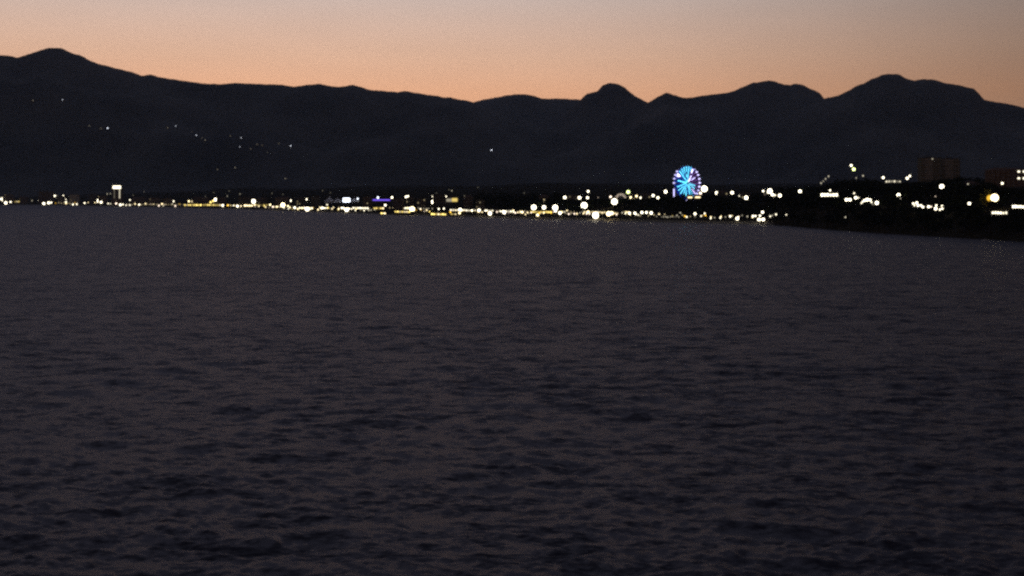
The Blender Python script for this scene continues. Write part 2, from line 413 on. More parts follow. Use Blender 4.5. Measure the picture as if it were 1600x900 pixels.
L += [(329, 316, 1.5, 'y', 1.5), (333, 314, 1.5, 'y', 1.5), (337, 311.8, 2.6, 'w', 2.5), (321, 307, .7, 'w', .4), (334, 301, .6, 'w', .4), (355, 306.5, .8, 'w', .5), (358, 298.5, .5, 'w', .3), (375, 303, .8, 'w', .6), (381, 309.5, .9, 'w', .6),
 (348, 321, 1.8, 'w', 2), (357, 320.5, .9, 'c', 1), (361, 321, .9, 'c', 1), (365, 321, 1.1, 'w', 1.3), (371, 322, 1.9, 'w', 2), (396, 314.5, 3.3, 'w', 3), (398, 320, 1.4, 'c', 1.5),
 (422, 320, 1.5, 'c', 1.7), (426, 323, .9, 'c', 1), (429, 323, .9, 'c', 1), (432.5, 319, 1.4, 'c', 1.6), (434, 323, 1, 'c', 1), (442, 320.3, 3.5, 'c', 3), (450, 322, 1.4, 'c', 1.6), (453, 324, 1.2, 'c', 1.5), (460.5, 324.5, 1.8, 'w', 2),
 (454, 313.5, 1.6, 'w', 2), (425, 302, .7, 'w', .4), (442, 303.5, .6, 'w', .25), (478.5, 311.5, 1.7, 'w', 2), (480, 326.7, 3.2, 'w', 2.5), (497, 327.5, 1.3, 'c', 1.5), (500, 324, 1, 'c', 1.2), (511, 320, 1.1, 'w', 1.2), (515, 326, .8, 'c', .8), (519, 326.5, 1, 'c', 1), (521, 324, 1, 'c', 1), (529.5, 324, .9, 'c', .7),
 (534, 325, 1.5, 'w', 1.6), (537, 325, 1.3, 'w', 1.6), (541.5, 327.8, 3, 'w', 2.5), (545, 326, 1.5, 'w', 1.6), (559, 310.5, 1.4, 'b', 1.5), (568.5, 310, 1.5, 'w', 1.7), (590.5, 308.7, 1.5, 'b', 2), (516, 301, .7, 'w', .4), (504, 298, .5, 'w', .2),
 (612.5, 308.5, 1.6, 'w', 2), (623, 313.5, 1.5, 'w', 2), (634.5, 307.7, 1.8, 'w', 2), (637.5, 306.5, 1.4, 'w', 1.8), (602, 320.5, 1.7, 'w', 1.8), (609, 324.5, .9, 'c', .9), (644, 327, 4.2, 'c', 3), (654, 325, .9, 'w', .9), (657, 326.5, 1.2, 'w', 1.2), (662, 326, .9, 'w', .8), (666, 326, .9, 'w', .9), (669.5, 326, .9, 'w', .9),
 (678, 315.5, 4.1, 'w', 3), (676.5, 307, 1.5, 'w', 1.9), (696.5, 307, 1.5, 'w', 1.9), (654, 312, .5, 'w', .3), (706, 298, 1, 'w', .7), (701.5, 296.5, .7, 'w', .4), (726, 306.5, .8, 'w', .8), (682, 301.5, .6, 'w', .4), (675.5, 326, .9, 'w', .8), (685.5, 326.5, 1.3, 'w', 1.6), (693.5, 326, 1.3, 'w', 1.6),
 (718, 333, 1.6, 'c', 1.8), (719, 327.5, 2.5, 'w', 2), (748.5, 328.5, 2.3, 'w', 2), (765.5, 333.5, 2.8, 'w', 2.6), (788, 332, 2.4, 'w', 2.3), (802, 329, 1.4, 'c', 1.4), (813, 331, 1.3, 'c', 1.5), (816, 331.5, 1.8, 'c', 1.9), (821, 335, 1, 'c', 1.2), (747, 293, .6, 'w', .35),
 (834, 324, 4, 'w', 3), (850, 324, 3, 'w', 2.6), (867.5, 324.3, 4.2, 'w', 3), (868, 329.5, 2, 'w', 2), (840, 336, 2.1, 'c', 1.8), (875, 333, 2.3, 'w', 2), (886, 329, 1.1, 'c', 1.2), (892, 331, .8, 'c', .5), (897, 331, .8, 'c', .5),
 (882.5, 308.5, 2.3, 'w', 2.3), (905.5, 309, 2.5, 'w', 2.3), (918, 309, 2, 'w', 1.8), (919, 299, 1.8, 'w', 2), (851, 308.5, .9, 'w', .9), (855, 309, .9, 'w', .9), (819, 301.5, .6, 'w', .35), (934.5, 308.5, .8, 'p', .5),
 (912.7, 321, 5, 'w', 3), (930.5, 336.5, 5, 'w', 3), (919, 331, 1.9, 'c', 1.8), (951, 334, 3.8, 'c', 2.6), (956, 333, 2.6, 'c', 2.2), (960, 315, 4.8, 'w', 3), (954, 307.5, 1.7, 'p', 1.7),
 (981.5, 300, 2.7, 'g', 1.8), (985.5, 308.5, 1.7, 'c', 1.8), (994.5, 306.5, 1.7, 'c', 1.8), (991, 310, .7, 'c', .5), (1001, 309, 1.6, 'w', 1.8), (1004.5, 307.5, 1.3, 'w', 1.2), (1009.5, 305, 1.2, 'c', .6), (1020.5, 305.5, 2.1, 'w', 2), (1028, 309, 2, 'w', 1.9), (1040, 299.5, 2.5, 'w', 2.4),
 (983.5, 333, 1.9, 'w', 1.9), (992, 333, 1.9, 'w', 2), (1000, 337, 1.1, 'c', .8), (1003, 332, 2.1, 'w', 2), (1010, 332, 1.8, 'w', 2), (1017.5, 332.7, 2.2, 'w', 2.1), (1013, 337, 1, 'c', .7), (1026, 338, .8, 'w', .6), (1063, 332.5, 1.2, 'w', .9), (1073, 339, 1.3, 'w', 1.1),
 (1100.5, 295, 4.8, 'w', 3), (1094.5, 302, 2.2, 'p', 1.4), (1120, 301.5, 2.6, 'w', 2.3), (1144, 301, 2.4, 'w', 2.3), (1155.5, 306, 1.2, 'w', 1.2), (1166, 309, 3, 'w', 2.6), (1192.5, 298.5, 1.6, 'w', 1.8), (1195, 304, 1.2, 'p', .4), (1199.5, 301, 1.4, 'w', 1.2),
 (1086, 334, 1.9, 'w', 2), (1086, 338, 1, 'w', .7), (1095.5, 337.5, 1.2, 'w', 1), (1101, 333.5, 1.3, 'w', 1.4), (1110.5, 341, 1.3, 'w', 1.1), (1116.5, 340, 1.1, 'w', .7), (1125.5, 340.5, 1.3, 'w', 1.2), (1133.5, 339, 1, 'w', .7), (1141, 338, 1.6, 'w', 1.7), (1152, 341.5, 2.6, 'w', 2), (1159.5, 336.5, .9, 'w', .6),
 (1176.5, 337.5, 1.6, 'w', 1.7), (1180.5, 337.5, 1.4, 'w', 1.6), (1187.5, 337, 1.6, 'w', 1.7), (1191.5, 331.5, 2, 'w', 2), (1186, 343, 2.4, 'w', 2.2), (1192.5, 343, 2.5, 'w', 2.2),
 (1203, 298.5, 3.8, 'w', 2.8), (1207, 304.5, 2.4, 'w', 2.2), (1211, 305, 1.5, 'w', 1), (1218.5, 305.5, 2.6, 'w', 2.4), (1250, 299, 2.5, 'w', 2.4), (1203.5, 338, 1.3, 'w', 1.3), (1207, 336.5, 1, 'w', .5), (1212.5, 335, 1.3, 'w', 1.4), (1228.5, 335.5, 1.1, 'w', 1), (1321, 339.5, 1.3, 'w', .9),
 (1297, 297.5, 1.5, 'w', 1.6), (1309, 306, 1.2, 'w', .8), (1322.5, 312, 2.3, 'w', 2.4), (1328, 312, 2.3, 'w', 2.4), (1334.5, 302, 1.3, 'w', 1.1), (1337, 309, 2.2, 'w', 2.2), (1341, 308.7, 1.7, 'w', 1.9),
 (1346, 317.5, 1.3, 'w', 1), (1348, 315, 1.4, 'w', 1.4), (1351, 313, 1.8, 'w', 2), (1355, 312, 2.4, 'w', 2.4), (1359.5, 312.5, 1.9, 'w', 2.2), (1361.8, 316, 1.3, 'w', 1.2), (1364, 319, 1.1, 'w', .7), (1370, 317, 2.8, 'w', 2.6),
 (1283, 286, 1.3, 'w', .9), (1286.5, 283, 1, 'w', .7), (1290, 279.5, 1.2, 'w', .8), (1294.5, 275.5, 1.3, 'w', .8), (1330, 258.5, 1.8, 'w', 2.2), (1334, 264.5, 2.6, 'g', 1.6), (1338, 278, 1.1, 'w', .6), (1348.5, 274.7, 1.4, 'w', .8), (1380, 277.5, 1.9, 'w', 2), (1417.5, 278.5, 2, 'w', 2), (1421.5, 275, 1.6, 'w', 1.8),
 (1404, 305, 2.9, 'w', 2.4), (1407, 310, 1.1, 'w', .7), (1471.5, 291.5, 3.6, 'w', 2.6), (1461.5, 307, 1.3, 'p', .9), (1514.5, 318, 2.2, 'w', 2.3), (1512.5, 287.5, 1.3, 'w', .8),
 (1427, 318, 1.6, 'w', 1.7), (1429, 321, 1.3, 'w', 1.2), (1432.5, 317, 2, 'w', 2), (1434.5, 321, 1.8, 'w', 2), (1439, 321, 1.5, 'w', 1.8), (1442, 323.5, 1.7, 'w', 1.9), (1451, 323, 2, 'w', 2), (1455, 323, 1.3, 'p', 1), (1462, 326, 2.4, 'w', 2), (1463, 321, 1.5, 'w', 1.7), (1468.5, 327.5, 1.5, 'w', 1.7), (1472, 322, 1.5, 'w', 1.8), (1472.3, 326, 1.5, 'w', 1.8),
 (1554, 309, 6.2, 'c', 3), (1566, 286.5, 1.7, 'w', 1.9), (1566.5, 280.5, 1.2, 'w', 1)]
row(1034, 1060, 9, 338.8, 1.0, 'w', .7)
L.append((1546.8, 309.6, 6.6, 'o', .9))  # added amber globe that imitates the bloom halo round the cream lamp
# the almost unbroken string of beach lamps
for x0, x1, y0, y1, n in ((84, 150, 318.5, 319, 8), (198, 290, 321, 322, 14), (345, 420, 323.5, 325, 12), (420, 500, 325.5, 328, 14), (500, 590, 327.3, 329.5, 16), (645, 672, 330, 331, 6), (700, 800, 331.5, 333, 22), (800, 905, 332.5, 335, 26), (905, 1000, 334.5, 336, 18), (1018, 1085, 336.5, 340, 8), (1090, 1180, 339, 341, 9)):
    for i in range(n):
        u = (i + random.random()) / n
        L.append((x0 + (x1 - x0) * u, y0 + (y1 - y0) * u - random.uniform(0, 3.2), random.uniform(.7, 1.35), random.choice('ccwcypo'), random.uniform(.6, 1.7)))
row(402, 417, 5, 320.5, 1.0, 'y', 1)

def lamp_label(px, r, tone, lv, used={}):
    seg = next(s for s in SEG if s[0] <= px < s[1]) if px < 1650 else SEG[-1]
    size = "very large glaring" if r >= 3.7 else "large bright" if r >= 2.2 else "medium bright" if r >= 1.45 else None
    if size is None:
        how = "small faint" if lv < .9 else "small clear"
        return f"{how} {TONE[tone]} lamp on a thin pole {seg[2]}", f"{how} lamps {seg[2]}", "small", seg
    return (size, TONE[tone], seg), None, "big", seg

L.sort()
from collections import defaultdict
counts = defaultdict(list)
for i, (px, py, r, tone, lv) in enumerate(L):
    lab, grp, kind_, seg = lamp_label(px, r, tone, lv)
    if kind_ == "big": counts[(lab[0], lab[1], seg)].append(i)
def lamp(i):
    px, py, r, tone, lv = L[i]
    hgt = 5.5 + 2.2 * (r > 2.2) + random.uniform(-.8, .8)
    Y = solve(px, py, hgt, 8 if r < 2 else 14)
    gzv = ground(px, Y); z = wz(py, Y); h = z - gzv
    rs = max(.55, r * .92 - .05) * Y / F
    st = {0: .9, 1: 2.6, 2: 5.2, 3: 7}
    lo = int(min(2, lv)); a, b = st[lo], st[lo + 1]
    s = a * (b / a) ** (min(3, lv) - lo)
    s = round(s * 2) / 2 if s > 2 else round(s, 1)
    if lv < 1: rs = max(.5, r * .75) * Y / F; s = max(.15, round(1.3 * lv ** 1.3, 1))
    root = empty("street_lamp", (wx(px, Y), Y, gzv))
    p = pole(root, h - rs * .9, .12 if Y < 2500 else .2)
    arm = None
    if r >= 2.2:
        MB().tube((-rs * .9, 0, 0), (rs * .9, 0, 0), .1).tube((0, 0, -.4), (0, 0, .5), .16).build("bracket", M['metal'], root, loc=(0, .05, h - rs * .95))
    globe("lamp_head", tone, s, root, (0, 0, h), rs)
    lab, grp, kind_, seg = lamp_label(px, r, tone, lv)
    if kind_ == "big":
        size, tn, sg = lab; same = counts[(size, tn, sg)]
        if len(same) == 1: text = f"the only {size} {tn} lamp {sg[2]}"
        else:
            k = same.index(i)
            text = f"{ORD[k]} {size} {tn} lamp from left {sg[2]}"
        tag(root, text, "street lamp", "large and medium lamps along the bay")
    else:
        tag(root, lab, "street lamp", grp)
    KEEP.append((px, py, r + .6, Y))
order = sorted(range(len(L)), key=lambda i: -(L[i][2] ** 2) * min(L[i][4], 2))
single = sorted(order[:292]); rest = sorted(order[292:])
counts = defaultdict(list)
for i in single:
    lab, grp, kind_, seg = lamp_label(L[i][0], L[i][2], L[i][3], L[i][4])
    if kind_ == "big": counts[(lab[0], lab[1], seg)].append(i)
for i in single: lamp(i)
# the many tiny ones: one string of lamps
mbs, poles = defaultdict(MB), MB()
for i in rest:
    px, py, r, tone, lv = L[i]
    Y = solve(px, py, random.uniform(4, 6)); g0 = ground(px, Y); z = wz(py, Y); x = wx(px, Y)
    rs = max(.55, r * .8) * Y / F
    q = .35 if lv < .5 else .8 if lv < 1 else 1.8
    mbs[(tone, q)].ball((x, Y, z), rs, 8, 6)
    poles.tube((x, Y, g0 - .5), (x, Y, z - rs), .15, .1, 6)
    KEEP.append((px, py, r, Y))
keys = sorted(mbs); V, Fc, MI = [], [], []
for k, kk in enumerate(keys):
    o = len(V); V += mbs[kk].v; Fc += [tuple(a + o for a in f) for f in mbs[kk].f]; MI += [k] * len(mbs[kk].f)
me = bpy.data.meshes.new("tiny_lamps"); me.from_pydata(V, [], Fc)
for kk in keys: me.materials.append(mat_light(*kk))
me.polygons.foreach_set('material_index', MI); me.update()
tl_ = tag(link("tiny_lamps", me), "string of the tiniest warm lamps all along the bay's waterfront", "lamps", kind="stuff")
tag(poles.build("poles", M['metal'], tl_), kind="stuff")

# the glaring floodlight beside the marquee
def floodlight():
    px, py = 541.5, 312.5
    Y = solve(534, 315, 3) + 2; g0 = ground(px, Y); z = wz(py, Y) - g0
    root = empty("floodlight_mast", (wx(px, Y), Y, g0))
    MB().tube((0, 0, -1), (0, 0, z), .35, .2).build("mast", M['metal'], root)
    w = 6.0 * Y / F
    MB().box(-w * .8, w * .8, -.1, .3, z - .25, z + .25).build("crossbar", M['metal'], root)
    for sx in (-.62, -.2, .2, .62):
        for sz in (-.28, .28):
            lm = globe("floodlight", 'b', 5, root, (sx * w, -.9, z + sz * w * .95), 1.45 * Y / F, 1.35, 1.0)
            MB().box(sx * w - .5, sx * w + .5, -.5, .3, z + sz * w * .95 - .5, z + sz * w * .95 + .5).build("housing", M['metal'], root)
    tag(root, "blinding bluish white floodlight cluster on a mast beside the marquee", "floodlight")
    KEEP.append((px, py, 7, Y))
floodlight()

# ------------------------------------------------------------------ buildings
WIN = {}
def window(parent, x, z, w, h, yf, lit=None):
    """a window leaf set in a frame, facing the sea (-Y)"""
    k = (round(w, 1), round(h, 1), lit)
    if k not in WIN:
        a = MB().box(-k[0] / 2, k[0] / 2, -.02, .10, -k[1] / 2, k[1] / 2).mesh("window", mat_light(*lit) if lit else M['glass'])
        f = MB()
        t = .09
        for (x0, x1, z0, z1) in ((-k[0] / 2 - t, -k[0] / 2, -k[1] / 2 - t, k[1] / 2 + t), (k[0] / 2, k[0] / 2 + t, -k[1] / 2 - t, k[1] / 2 + t), (-k[0] / 2, k[0] / 2, k[1] / 2, k[1] / 2 + t), (-k[0] / 2, k[0] / 2, -k[1] / 2 - t, -k[1] / 2)):
            f.box(x0, x1, -.12, .06, z0, z1)
        WIN[k] = (a, f.mesh("frame", M['whitemetal']))
    o = link("window", WIN[k][0], parent, (x, yf - .05, z))
    link("frame", WIN[k][1], o)
    return o

def hip_roof(w, d, z, h, o=.5):
    x, y = w / 2 + o, d / 2 + o; r = max(0.3, x - y)
    return MB().add([(-x, -y, z), (x, -y, z), (x, y, z), (-x, y, z), (-r, 0, z + h), (r, 0, z + h)],
                    [(0, 1, 5, 4), (1, 2, 5), (2, 3, 4, 5), (3, 0, 4), (3, 2, 1, 0)])
def block(px0, px1, pytop, Y, d, floors, wall, label, cat="building", name="apartment_building", roof='flat', lit=(), winw=1.6, cols=None, group=None, tone=('c', 3), rz=0, skip=False):
    pxc = (px0 + px1) / 2; g0 = ground(pxc, Y); ztop = wz(pytop, Y); H = ztop - g0; w = (px1 - px0) * Y / F
    root = empty(name, (wx(pxc, Y), Y + d / 2, g0), rz)
    body = H - (2.2 if roof == 'hip' else .6)
    m = MB().box(-w / 2, w / 2, -d / 2, d / 2, -3, body)
    fh = body / floors
    for k in range(1, floors):
        m.box(-w / 2 - .06, w / 2 + .06, -d / 2 - .06, d / 2 + .06, k * fh - .1, k * fh + .12)
    m.build("wall", wall, root)
    if roof == 'hip': hip_roof(w, d, body, 2.2).build("roof", M['roof'], root)
    else:
        r = MB().box(-w / 2 - .2, w / 2 + .2, -d / 2 - .2, d / 2 + .2, body, body + .25)
        for b in ((-w / 2 - .2, w / 2 + .2, -d / 2 - .2, -d / 2), (-w / 2 - .2, w / 2 + .2, d / 2, d / 2 + .2), (-w / 2 - .2, -w / 2, -d / 2, d / 2), (w / 2, w / 2 + .2, -d / 2, d / 2)): r.box(*b, body + .25, body + .7)
        r.box(-w * .15, w * .1, -d * .2, d * .2, body + .25, body + 2.2)
        r.build("roof", M['flatroof'], root)
    n = cols or max(2, int(w / 4))
    n = min(n, 9)
    fl = floors
    step = max(1, math.ceil(n * fl / 60))
    for k in range(0, fl, step):
        for i in range(n):
            li = (tone if (k, i) in lit else None)
            window(root, -w / 2 + w * (i + .5) / n, k * fh + fh * .52, min(winw, w / n * .55), min(1.6, fh * .5), -d / 2, li)
    MB().box(-.6, .6, -d / 2 - .08, -d / 2 + .02, 0, 2.2).build("door", M['wood'], root)
    tag(root, label, cat, group)
    KEEP.append((pxc, pytop + 3, (px1 - px0) / 2, Y))
    return root, w, H, g0

# tall hotel with lit roof panel and two lit stair strips
def hotel():
    Y = float(shore(182)) + 70
    root, w, H, g0 = block(174.5, 190.5, 295.5, Y, 14, 14, M['plaster_dark'], "tall narrow hotel with a white lit panel on the roof and lit stair strips", "hotel", "hotel_tower", cols=3, winw=1.8)
    k = Y / F
    zt = wz(295, Y) - g0; zh = wz(290.3, Y) - g0
    MB().box(-6.2 * k, 6.2 * k, -7.6, -6.6, zt + .4, zh).build("roof_panel", mat_light('w', 3.2), root)
    MB().box(4.1 * k - .3 * k, 4.1 * k + .9 * k, -7.5, -7.12, wz(310, Y) - g0, zt - 1).build("stair_light", mat_light('w', 1.1), root)
    MB().box(-4.2 * k, -3.4 * k, -7.5, -7.12, wz(310, Y) - g0, zt - 1).build("stair_light", mat_light('w', .22), root)
hotel()
block(60, 82, 299, float(shore(70)) + 160, 16, 8, M['plaster_dark'], "broad dim block of flats behind the far left lamps", lit={(3, 2)}, tone=('c', .5))
block(138, 150, 303, float(shore(144)) + 120, 14, 7, M['brownwall'], "dim block of flats left of the tall hotel")
block(108, 122, 304, float(shore(115)) + 130, 14, 6, M['plaster'], "pale block of flats lit by lamps at the far left", lit={(2, 1)}, tone=('c', .5))
block(206, 226, 308, float(shore(216)) + 130, 14, 5, M['plaster_dark'], "dark low block right of the tall hotel", roof='hip')
block(300, 326, 308, float(shore(313)) + 160, 14, 5, M['plaster_dark'], "dark villa block above the long yellow restaurant", roof='hip')
block(372, 392, 307, float(shore(382)) + 120, 14, 5, M['brownwall'], "dark brown block behind the first half of the promenade")
block(430, 452, 308, float(shore(441)) + 130, 14, 4, M['plaster_dark'], "dark block with hipped roof left of the marquee", roof='hip')
block(486, 499, 306, float(shore(492)) + 140, 12, 4, M['brownwall'], "narrow brown block touching the left side of the marquee")
block(614, 630, 309.5, float(shore(622)) + 120, 12, 3, M['plaster_dark'], "dark low block between violet pavilion and yellow fronted hall")
block(724, 738, 305, float(shore(731)) + 200, 12, 3, M['plaster_dark'], "dark hipped house at the left edge of the wood", roof='hip')
block(676, 696, 304, float(shore(686)) + 230, 14, 4, M['brownwall'], "brown block left of the yellow fronted hall")

rb = random.Random(5)
for i, (pc, wpx, top, back, fl) in enumerate(((12, 16, 304, 150, 7), (36, 12, 307, 90, 5), (95, 12, 306, 180, 6), (160, 14, 306, 200, 5), (240, 18, 309, 150, 4), (262, 14, 310, 110, 4), (345, 14, 308, 190, 5), (408, 16, 309, 170, 4),
        (470, 14, 309, 150, 4), (574, 14, 307, 210, 4), (640, 12, 307, 200, 4), (658, 14, 310, 150, 4), (750, 14, 312, 60, 3), (850, 16, 304, 330, 3), (895, 14, 305, 420, 3), (1010, 14, 301, 520, 3), (1130, 16, 298, 520, 3), (1165, 14, 300, 500, 3))):
    Y = float(shore(pc)) + back
    lit = {(rb.randrange(fl), rb.randrange(3)) for _ in range(rb.choice((1, 2, 3)))}
    where = ["at the far left edge", "right of the far left edge", "left of the tall hotel", "touching the tall hotel's left side", "right of the tall hotel", "further right of the tall hotel", "behind the large lamp past the yellow restaurant",
             "midway between yellow restaurant and marquee", "left of the marquee", "behind the violet pavilion's left end", "behind the yellow pier bar", "between the pier bar and yellow hall", "below the wood's left end", "behind the dark wood",
             "behind the wood near two small lamps", "left of the ferris wheel", "right of the ferris wheel", "further right of the ferris wheel"][i]
    block(pc - wpx / 2, pc + wpx / 2, top, Y, 12, fl, M[rb.choice(('plaster_dark', 'brownwall', 'plaster_dark'))], "dim " + ("hipped roof house " if i % 3 == 1 else "flat roofed block ") + where, roof='hip' if i % 3 == 1 else 'flat', lit=lit, tone=('c', rb.choice((.25, .5, 1.0))), group="dim buildings along the bay")

# white marquee lit by the floodlight
def marquee():
    Y = solve(534, 315, 3) + 25; pxc = 533; g0 = ground(pxc, Y); k = Y / F; w = 52 * k; d = 22
    root = empty("marquee", (wx(pxc, Y), Y + d / 2, g0))
    ez = wz(313.5, Y) - g0
    m = MB()
    n = 4
    for i in range(n):
        x0, x1 = -w / 2 + w * i / n, -w / 2 + w * (i + 1) / n; xc = (x0 + x1) / 2; pk = wz(305.5, Y) - g0 if i == 0 else wz(308.5, Y) - g0
        q = [(.5, 0), (.22, .30), (.08, .62), (.0, 1)]
        prev = [(x0, -d / 2, ez), (x1, -d / 2, ez), (x1, d / 2, ez), (x0, d / 2, ez)]
        for (s, hh) in q[1:]:
            cur = [(xc - (x1 - x0) * s, -d * s, ez + (pk - ez) * hh), (xc + (x1 - x0) * s, -d * s, ez + (pk - ez) * hh), (xc + (x1 - x0) * s, d * s, ez + (pk - ez) * hh), (xc - (x1 - x0) * s, d * s, ez + (pk - ez) * hh)]
            m.add(prev + cur, [(0, 1, 5, 4), (1, 2, 6, 5), (2, 3, 7, 6), (3, 0, 4, 7)]); prev = cur
    m.build("canopy", M['canvas'], root)
    MB().box(-w / 2, w / 2, -d / 2 + .1, -d / 2 + .2, .5, ez).box(-w / 2, -w / 2 + .1, -d / 2 + .3, d / 2, .5, ez).box(w / 2 - .1, w / 2, -d / 2 + .3, d / 2, .5, ez).build("side_wall", M['canvas'], root)
    for i in range(n + 1):
        x = -w / 2 + w * i / n
        MB().tube((x, -d / 2, -1), (x, -d / 2, ez), .12).build("post", M['metal'], root)
    tag(root, "pale pointed marquee lit by the blinding floodlight", "marquee")
marquee()

def pavilion():
    Y = solve(596, 312, 5); g0 = ground(596, Y); k = Y / F; w = 27 * k; d = 10; z = wz(312.5, Y) - g0
    root = empty("pavilion", (wx(596, Y), Y + d / 2, g0))
    MB().box(-w / 2, w / 2, -d / 2, d / 2, -2, z - .9 * k).build("wall", M['plaster_dark'], root)
    MB().box(-w / 2 - .6, w / 2 + .6, -d / 2 - .6, d / 2 + .6, z + 1.1 * k, z + 1.1 * k + .5).box(-w / 2 + .5, w / 2 - .5, -d / 2 + .4, d / 2, z - .85 * k, z + 1.08 * k).build("roof", M['flatroof'], root)
    MB().box(-w / 2, w / 2, -d / 2 - .25, -d / 2 + .2, z - .75 * k, z + .75 * k).build("strip_light", mat_light('v', 1.5), root)
    for i in range(5): window(root, -w / 2 + w * (i + .5) / 5, 2, 1.8, 1.6, -d / 2)
    tag(root, "low pavilion with a violet strip of light under its flat roof", "pavilion")
    KEEP.append((596, 312.5, 14, Y))
pavilion()

def hall():
    Y = solve(706, 312, 5); g0 = ground(706, Y); k = Y / F; w = 18 * k; d = 14; z = wz(315, Y) - g0; zt = wz(309.3, Y) - g0
    root = empty("hall", (wx(706, Y), Y + d / 2, g0))
    MB().box(-w / 2, w / 2, -d / 2, d / 2, -2, zt).build("wall", M['plaster'], root)
    hip_roof(w, d, zt, 2.2).build("roof", M['roof'], root)
    MB().box(0, w / 2 - .3, -d / 2 - .15, -d / 2 - .02, z, zt - .4).build("front_panel", mat_light('y', .9), root)
    MB().box(-w / 2 + .5, -.4, -d / 2 - .15, -d / 2 - .02, z, zt - 1.2).build("front_panel", mat_light('w', .35), root)
    tag(root, "small hall with a glowing yellow front left of the dark wood", "hall")
    KEEP.append((706, 312.5, 9, Y))
hall()

# seafront restaurants: open fronts with glowing bays
def restaurant(px0, px1, py, n, tone, st, label, hpx=2.2, pier=False, h0=2.2, group="lit restaurants along the beach", yellow_roof=False, name="beach_restaurant", cat="restaurant"):
    pxc = (px0 + px1) / 2
    Y = solve(pxc, py, h0, 3 if pier else 12)
    if pier: Y = float(shore(pxc)) + 4
    g0 = ground(pxc, Y); k = Y / F; w = (px1 - px0) * k; d = 9.0; z = wz(py, Y) - g0; hh = max(1.6, hpx * k)
    # follow the shoreline's slant so that both ends stand on land
    t_ = Y - float(shore(pxc)); Y0, Y1 = float(shore(px0)) + t_, float(shore(px1)) + t_
    dx, dy = wx(px1, Y1) - wx(px0, Y0), Y1 - Y0
    w = math.hypot(dx, dy); rz = math.atan2(dy, dx)
    root = empty(name, (wx(pxc, Y), Y, g0), rz)
    MB().box(-w / 2, w / 2, .4, d, -2.5 if not pier else .0, z + hh / 2 + .35).box(-w / 2, w / 2, 0, .4, -2.5 if not pier else 0, z - hh / 2 - .1).build("wall", M['brownwall'], root)
    MB().box(-w / 2 - .6, w / 2 + .6, -1.6, d + .5, z + hh / 2 + .36, z + hh / 2 + .6).build("roof", M['flatroof'], root)
    MB().box(-w / 2 - .3, w / 2 + .3, -4, 0, -.25, .0).build("terrace", M['wood'], root)
    if pier:
        for i in range(6):
            x = -w / 2 + w * (i + .5) / 6
            MB().tube((x, -3.5, -3), (x, -3.5, -.25), .15).build("pile", M['wood'], root)
    bw = w / n
    for i in range(n):
        s = (st * .32 + .9) * random.choice((.35, .7, 1, 1, 1.5)); hs = hh * random.uniform(.7, 1.0)
        tn = tone if random.random() < .75 else ('c' if tone == 'y' else 'w')
        x = -w / 2 + bw * (i + .5); zz = z - (hh - hs) / 2
        a = MB().box(-bw * .32, bw * .32, 0, .3, -hs / 2, hs / 2).build("window", mat_light(tn, round(s * 2) / 2 or .5), root, loc=(x, .05, zz))
        MB().box(x + bw * .40, x + bw * .5, -.1, .4, z - hh / 2 - .1, z + hh / 2 + .35).build("pillar", M['plaster_dark'], root)
    tag(root, label, cat, group)
    KEEP.append((pxc, py, (px1 - px0) / 2, Y))
REST = [
 (19, 34, 315, 5, 'y', 1.6, "small yellow lit restaurant near the far left edge"),
 (287, 315, 320.2, 9, 'y', 4, "left half of the long row, bright yellow restaurant front"),
 (316, 345, 320.2, 9, 'y', 4, "right half of the long row, bright yellow restaurant front"),
 (377, 395, 321, 5, 'c', 9, "short cream lit restaurant just before the small yellow lamps"),
 (466, 489, 325, 6, 'c', 7, "cream lit restaurant behind the large lamp left of the marquee"),
 (502, 512, 325, 3, 'w', 12, "tiny very bright white kiosk front below the marquee's left end"),
 (550, 576, 325, 7, 'w', 7, "white lit restaurant below the marquee's right end"),
 (583, 600, 325.3, 5, 'y', 3.5, "short yellow restaurant below the violet lit pavilion"),
 (613, 641, 325, 9, 'c', 6, "cream lit restaurant standing behind the yellow pier bar"),
 (702, 739, 328.4, 9, 'w', 9, "long white lit restaurant right of the yellow pier bars"),
 (741, 771, 328.8, 7, 'w', 6, "white lit restaurant in front of the wood's left edge"),
 (780, 800, 330, 5, 'w', 7, "short white lit restaurant behind one bright beach lamp"),
 (828, 862, 331, 11, 'y', 1.6, "dim yellow restaurant below three large round lamps"),
 (872, 884, 331, 3, 'w', 8, "tiny white lit kiosk right of the three large lamps"),
 (908, 946, 331.2, 11, 'c', 4, "cream lit restaurant behind the largest low beach lamp"),
 (948, 966, 333, 5, 'c', 5, "short cream restaurant below the fan shaped canopy"),
 (974, 986, 331.5, 4, 'c', 3, "tiny cream kiosk right of the fan shaped canopy")]
for a in REST: restaurant(*a)
restaurant(594, 603, 333, 2, 'y', 5, "tiny bright yellow bar at the waterline below the violet pavilion", 2.0, True, group="bars on piles at the waterline", name="pier_bar", cat="bar")
restaurant(616, 641, 330.8, 7, 'y', 4, "yellow bar on piles left of the very large cream lamp", 1.8, True, group="bars on piles at the waterline", name="pier_bar", cat="bar")
restaurant(673, 697, 334.6, 7, 'y', 6, "brightest long yellow bar at the waterline below the yellow fronted hall", 2.2, True, group="bars on piles at the waterline", name="pier_bar", cat="bar")
restaurant(704, 713, 334.4, 3, 'y', 1.5, "short dim yellow bar at the waterline right of the brightest one", 1.8, True, group="bars on piles at the waterline", name="pier_bar", cat="bar")
restaurant(1282, 1309, 304.3, 6, 'w', 13, "brilliant white lit hall front on the left of the headland", 4.2, h0=3, name="lit_hall", cat="hall", group="lit buildings on the headland")
restaurant(1549, 1574, 332.3, 6, 'w', 6, "lower row of lit windows under the large cream lamp at right", 3.2, h0=2.5, name="villa", cat="villa", group="lit buildings on the headland")
